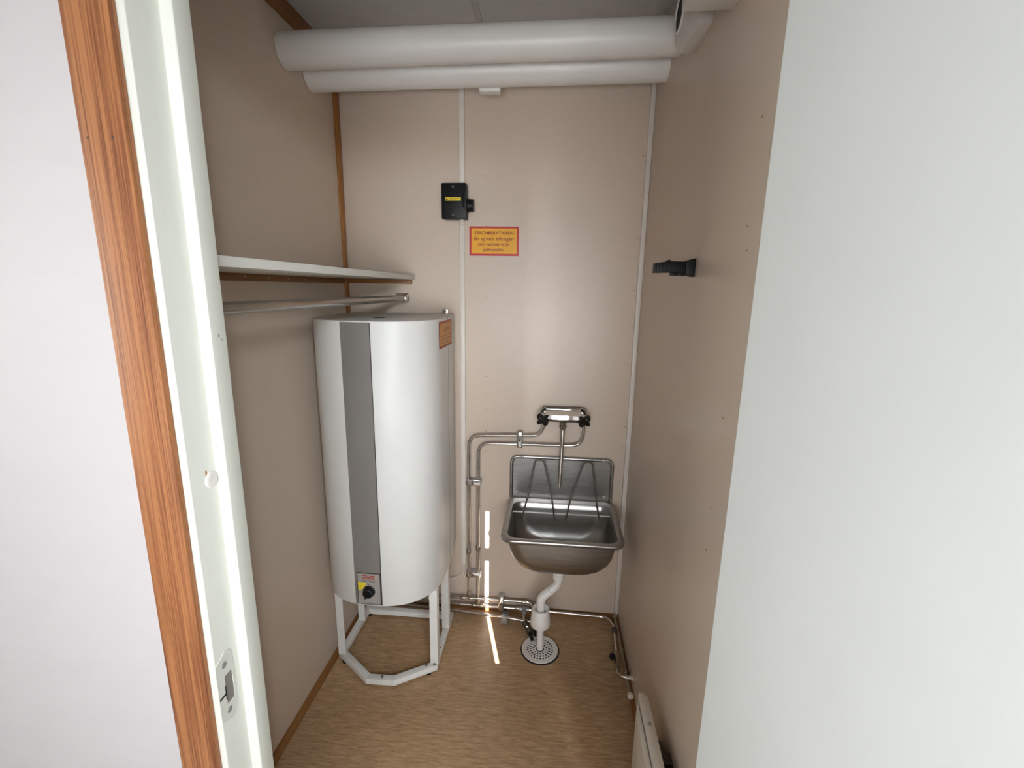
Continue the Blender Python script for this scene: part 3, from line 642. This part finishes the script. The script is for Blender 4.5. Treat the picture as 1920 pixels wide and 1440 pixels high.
# ------------------------------------------------------------------ mixer tap
tpm = empty('mixer_tap', (0.061, -0.03, 0.66)); tag(tpm, 'chrome wall mixer tap with two black star knobs above the sink', 'tap')
fl = MB()
def ring(x0, x1, z0, z1, r_, y): return [(x, y, z) for x, z in rrect(x0, x1, z0, z1, r_, 6)]
fl.loft([ring(-0.040, 0.163, 0.944, 1.019, 0.022, -0.0005), ring(-0.040, 0.163, 0.944, 1.019, 0.022, -0.006), ring(-0.036, 0.159, 0.948, 1.015, 0.019, -0.012), ring(-0.026, 0.149, 0.955, 1.004, 0.014, -0.009)], True, True)
for v_ in fl.bm.verts:
    if v_.co.y < -0.004: v_.co.y -= 0.020 * max(0.0, (v_.co.z - 0.95) / 0.07)
fl.build('wall_flange', 'chrome', tpm)
bdm = MB().prism([(-0.006, 1.006), (-0.034, 1.003), (-0.064, 0.998), (-0.077, 0.990), (-0.080, 0.974), (-0.073, 0.962), (-0.050, 0.957), (-0.006, 0.958)], -0.014, 0.137, 'x', 0.004)
bdm.build('body', 'chrome', tpm)
def star(cx, sx, name_parent):
    c = Vector((cx, -0.068, 0.975)); ax = Vector((sx * 0.30, -0.88, -0.30)).normalized()
    MB().cyl(Vector((cx - sx * 0.004, -0.03, 0.982)), c, 0.014, 0.012, 20).build('valve_stem', 'chrome', tpm)
    t1 = Vector((1, 0, 0)); t1 = (t1 - ax * t1.dot(ax)).normalized(); t2 = ax.cross(t1)
    prof = []
    for i in range(48):
        a = 2 * PI * i / 48; rr = 0.0225 + 0.0080 * math.cos(4 * (a - PI / 4)) ; prof.append((rr * math.cos(a), rr * math.sin(a)))
    rings = []
    for t, k in ((0.0, 0.82), (0.004, 0.97), (0.018, 1.0), (0.024, 0.9), (0.027, 0.6)):
        rings.append([c + ax * t + t1 * (u_ * k) + t2 * (v_ * k) for u_, v_ in prof])
    MB().loft(rings, True, True).build('star_knob', 'knob', tpm)
star(-0.020, -1, tpm); star(0.144, 1, tpm)
sn = MB(); sn.lathe((0.0615, -0.058, 0.959), (0, 0, -1), [(0, 0.0145), (0.004, 0.0145), (0.006, 0.012), (0.014, 0.012), (0.016, 0.0155), (0.024, 0.0155), (0.026, 0.012), (0.034, 0.0105)], 8)
sn.build('spout_nut', 'brass', tpm)
MB().tube([(0.0615, -0.058, 0.928), (0.060, -0.066, 0.84), (0.058, -0.078, 0.76), (0.056, -0.092, 0.682)], 0.008, 18, True, [0.0092, 0.0088, 0.0080, 0.0066]).build('spout', 'pipe', tpm)

# ------------------------------------------------------------------ steel utility sink
us = empty('utility_sink', (0.065, -0.2, 0.36)); tag(us, 'stainless steel utility sink with splashback on the back wall', 'sink')
ZR = 0.586
def rr3(x0, x1, y0, y1, r_, z, n=9): return [(x, y, z) for x, y in rrect(x0, x1, y0, y1, r_, n)]
rings = []
X0, X1, Y0, Y1 = -0.166, 0.299, -0.372, -0.010
rings.append(rr3(X0 + .002, X1 - .002, Y0 + .002, Y1, 0.045, ZR - 0.014))
rings.append(rr3(X0, X1, Y0, Y1, 0.046, ZR - 0.008)); rings.append(rr3(X0 + .001, X1 - .001, Y0 + .001, Y1, 0.046, ZR - 0.002))
rings.append(rr3(X0 + .004, X1 - .004, Y0 + .004, Y1 - .003, 0.044, ZR)); rings.append(rr3(X0 + .024, X1 - .024, Y0 + .022, Y1 - .040, 0.040, ZR - 0.0015))
rings.append(rr3(X0 + .027, X1 - .027, Y0 + .025, Y1 - .045, 0.040, ZR - 0.009))
bx0, bx1, by0, by1 = X0 + .028, X1 - .028, Y0 + .026, Y1 - .046; cx_, cy_ = (bx0 + bx1) / 2, (by0 + by1) / 2
for z, k, r_ in ((0.550, 0.992, 0.046), (0.505, 0.980, 0.054), (0.465, 0.962, 0.066), (0.432, 0.930, 0.080), (0.405, 0.875, 0.092), (0.386, 0.79, 0.095), (0.374, 0.66, 0.085), (0.367, 0.46, 0.06), (0.364, 0.18, 0.02)):
    rings.append(rr3(cx_ + (bx0 - cx_) * k, cx_ + (bx1 - cx_) * k, cy_ + (by0 - cy_) * k, cy_ + (by1 - cy_) * k, r_, ZR - (ZR - z) * 0.805))
sb_ = MB().loft(rings, True).build('basin', 'steel', us, smooth=50)
so = sb_.modifiers.new('thickness', 'SOLIDIFY'); so.thickness = 0.0015; so.offset = -1
MB().lathe((cx_, cy_, 0.4090), (0, 0, 1), [(0, 0.030), (0.001, 0.030), (0.0015, 0.022)], 24).build('outlet_ring', 'chrome', us)
# splashback with rolled edge
spb = MB().prism(rrect(-0.160, 0.288, 0.570, 0.784, 0.034, 8), -0.008, -0.001, 'y').build('splashback', 'steel', us)
e_ = [(-0.155, -0.010, 0.588), (-0.155, -0.010, 0.779), (0.283, -0.010, 0.779), (0.283, -0.010, 0.588)]
MB().tube(fillet(e_, 0.034), 0.0078, 14).build('rolled_edge', 'steel', spb)
for xx, zz in ((-0.126, 0.607), (0.254, 0.607)):
    MB().lathe((xx, -0.0075, zz), (0, -1, 0), [(0, 0.0065), (0.002, 0.006), (0.003, 0.003)], 14).build('screw', 'zinc', spb)
for xx in (-0.117, -0.107, 0.232, 0.246):
    MB().lathe((xx, -0.0170, 0.780), (0, -1, 0), [(0, 0.0055), (0.003, 0.005), (0.004, 0.003)], 12).build('screw', 'zinc', spb)
# folding bucket wires
for xa, xb, xc, xd in ((-0.098, -0.050, -0.014, 0.040), (0.086, 0.160, 0.196, 0.228)):
    MB().tube(fillet([(xa, -0.130, 0.548), (xa + 0.02, -0.070, 0.62), (xb, -0.024, 0.772), (xc, -0.024, 0.772), (xd - 0.014, -0.070, 0.62), (xd, -0.130, 0.548)], 0.022), 0.0034, 10).build('bucket_wire', 'wire', us)
MB().tube([(-0.138, -0.106, 0.566), (0.271, -0.104, 0.566)], 0.0032, 10).build('cross_wire', 'bright', us)

# ------------------------------------------------------------------ drain pipe and floor drain
dp = empty('drain_pipe', (0.0, -0.225, 0.0)); tag(dp, 'white plastic waste pipe with funnel from sink to floor drain', 'pipe')
YD = -0.205
MB().lathe((0.064, YD, 0.408), (0, 0, -1), [(0, 0.0205), (0.058, 0.0205), (0.060, 0.0235), (0.081, 0.0235), (0.083, 0.020), (0.096, 0.0178)], 24).build('trap_nut', 'plastic', dp)
MB().tube(fillet([(0.064, YD, 0.330), (0.063, YD - 0.002, 0.300), (0.030, YD - 0.008, 0.272)], 0.022), 0.0172, 20).build('elbow', 'plastic', dp)
MB().tube(fillet([(0.034, YD - 0.0075, 0.2755), (-0.006, YD - 0.014, 0.242), (-0.006, YD - 0.018, 0.205), (-0.006, YD - 0.018, 0.180)], 0.03), 0.0180, 20).build('lower_bend', 'plastic', dp)
MB().lathe((0.0335, YD - 0.0077, 0.2750), (-0.76, -0.12, -0.64), [(0, 0.0182), (0.003, 0.0195), (0.006, 0.0182)], 20).build('joint_ring', 'plastic', dp)
fn = MB(); fx, fy = -0.005, -0.223
fn.lathe((fx, fy, 0.118), (0, 0, 1), [(0, 0.030), (0.001, 0.0405), (0.004, 0.0420), (0.016, 0.0415), (0.072, 0.0365), (0.077, 0.0350), (0.078, 0.030), (0.066, 0.0205), (0.060, 0.017)], 32)
fn.build('funnel', 'plastic', dp)
MB().cyl((fx, fy, 0.120), (-0.003, -0.228, 0.004), 0.0150, 0.0142, 24).build('tailpipe', 'plastic', dp)

fd = empty('floor_drain', (-0.003, -0.230, 0.0)); tag(fd, 'round perforated white floor drain cover under the waste pipe', 'drain')
DX, DY, DR = -0.003, -0.231, 0.0765
MB().lathe((DX, DY, 0.0), (0, 0, 1), [(0, DR + 0.006), (0.001, DR + 0.006), (0.0015, DR)], 48).build('recess_ring', 'dark', fd)
# perforated disc: concentric bands whose cells alternate plate and hole
gd = MB(); bm = gd.bm; zt = 0.0055
def band(r_a, r_b, n_, solid, ph=0.0):
    for i in range(n_):
        a0_ = 2 * PI * (i + ph) / n_; a1_ = a0_ + 2 * PI / n_ * solid; k = 2
        for q in range(k):
            b0 = a0_ + (a1_ - a0_) * q / k; b1 = a0_ + (a1_ - a0_) * (q + 1) / k
            P_ = [(r_a, b0), (r_b, b0), (r_b, b1), (r_a, b1)]
            bm.faces.new([bm.verts.new((DX + r_ * math.cos(a_), DY + r_ * math.sin(a_), zt)) for r_, a_ in P_])
for ra_, rb_, n_, so_, ph_ in ((0.018, 0.0225, 48, 1, 0), (0.0225, 0.0320, 14, .45, 0), (0.0320, 0.0350, 48, 1, 0), (0.0350, 0.0445, 20, .45, .5), (0.0445, 0.0475, 48, 1, 0),
                           (0.0475, 0.0570, 26, .45, 0), (0.0570, DR - 0.002, 48, 1, 0)):
    band(ra_, rb_, n_, so_, ph_)
bmesh.ops.remove_doubles(bm, verts=bm.verts[:], dist=0.00005)
g_ = gd.build('grate', 'plastic', fd, smooth=0)
so = g_.modifiers.new('thickness', 'SOLIDIFY'); so.thickness = 0.002; so.offset = 0
MB().lathe((DX, DY, 0.0014), (0, 0, 1), [(0, DR - 0.002), (0.0005, DR - 0.002)], 48).build('well_shade', 'dark', fd)  # dark disc painted as the shade seen through the grate holes
rim_ = MB(); k_ = 48
rim_.tube([(DX + (DR - 0.002) * math.cos(2 * PI * i / k_), DY + (DR - 0.002) * math.sin(2 * PI * i / k_), 0.0048) for i in range(k_ + 1)], 0.0026, 8, False)
rim_.build('rim', 'plastic', fd)

# ------------------------------------------------------------------ panel radiator
ra = empty('panel_radiator', (0.295, -0.98, 0.06)); tag(ra, 'cream electric panel radiator low on the right wall', 'radiator')
MB().prism([(0.284, -1.185), (0.312, -1.185), (0.312, -0.775), (0.300, -0.762), (0.288, -0.762), (0.284, -0.775)], 0.07, 0.360, 'z', 0.0015).build('casing', 'radiator', ra)
fp = MB().prism([(0.268, -1.185), (0.281, -1.185), (0.281, -0.800), (0.279, -0.790), (0.268, -0.830)], 0.065, 0.354, 'z', 0.0015).build('front_panel', 'radiator', ra)
MB().box(0.2805, 0.2845, -1.18, -0.80, 0.07, 0.352).build('groove', 'band', ra)
MB().lathe((0.2995, -0.858, 0.3595), (0, 0, 1), [(0, 0.0065), (0.0008, 0.006), (0.0012, 0.004)], 18).build('screw', 'panel', ra)
MB().box(0.2992, 0.2998, -0.863, -0.853, 0.3600, 0.3609).build('screw_slot', 'ink', ra)
for yy in (-0.90, -1.10):
    MB().prism([(0.311, 0.30), (XR, 0.30), (XR, 0.24), (0.330, 0.24), (0.311, 0.26)], yy - 0.015, yy + 0.015, 'y').build('wall_bracket', 'wire', ra)
MB().box(0.320, 0.351, -1.18, -0.80, 0.09, 0.245, 0.004).build('rear_plate', 'band', ra)
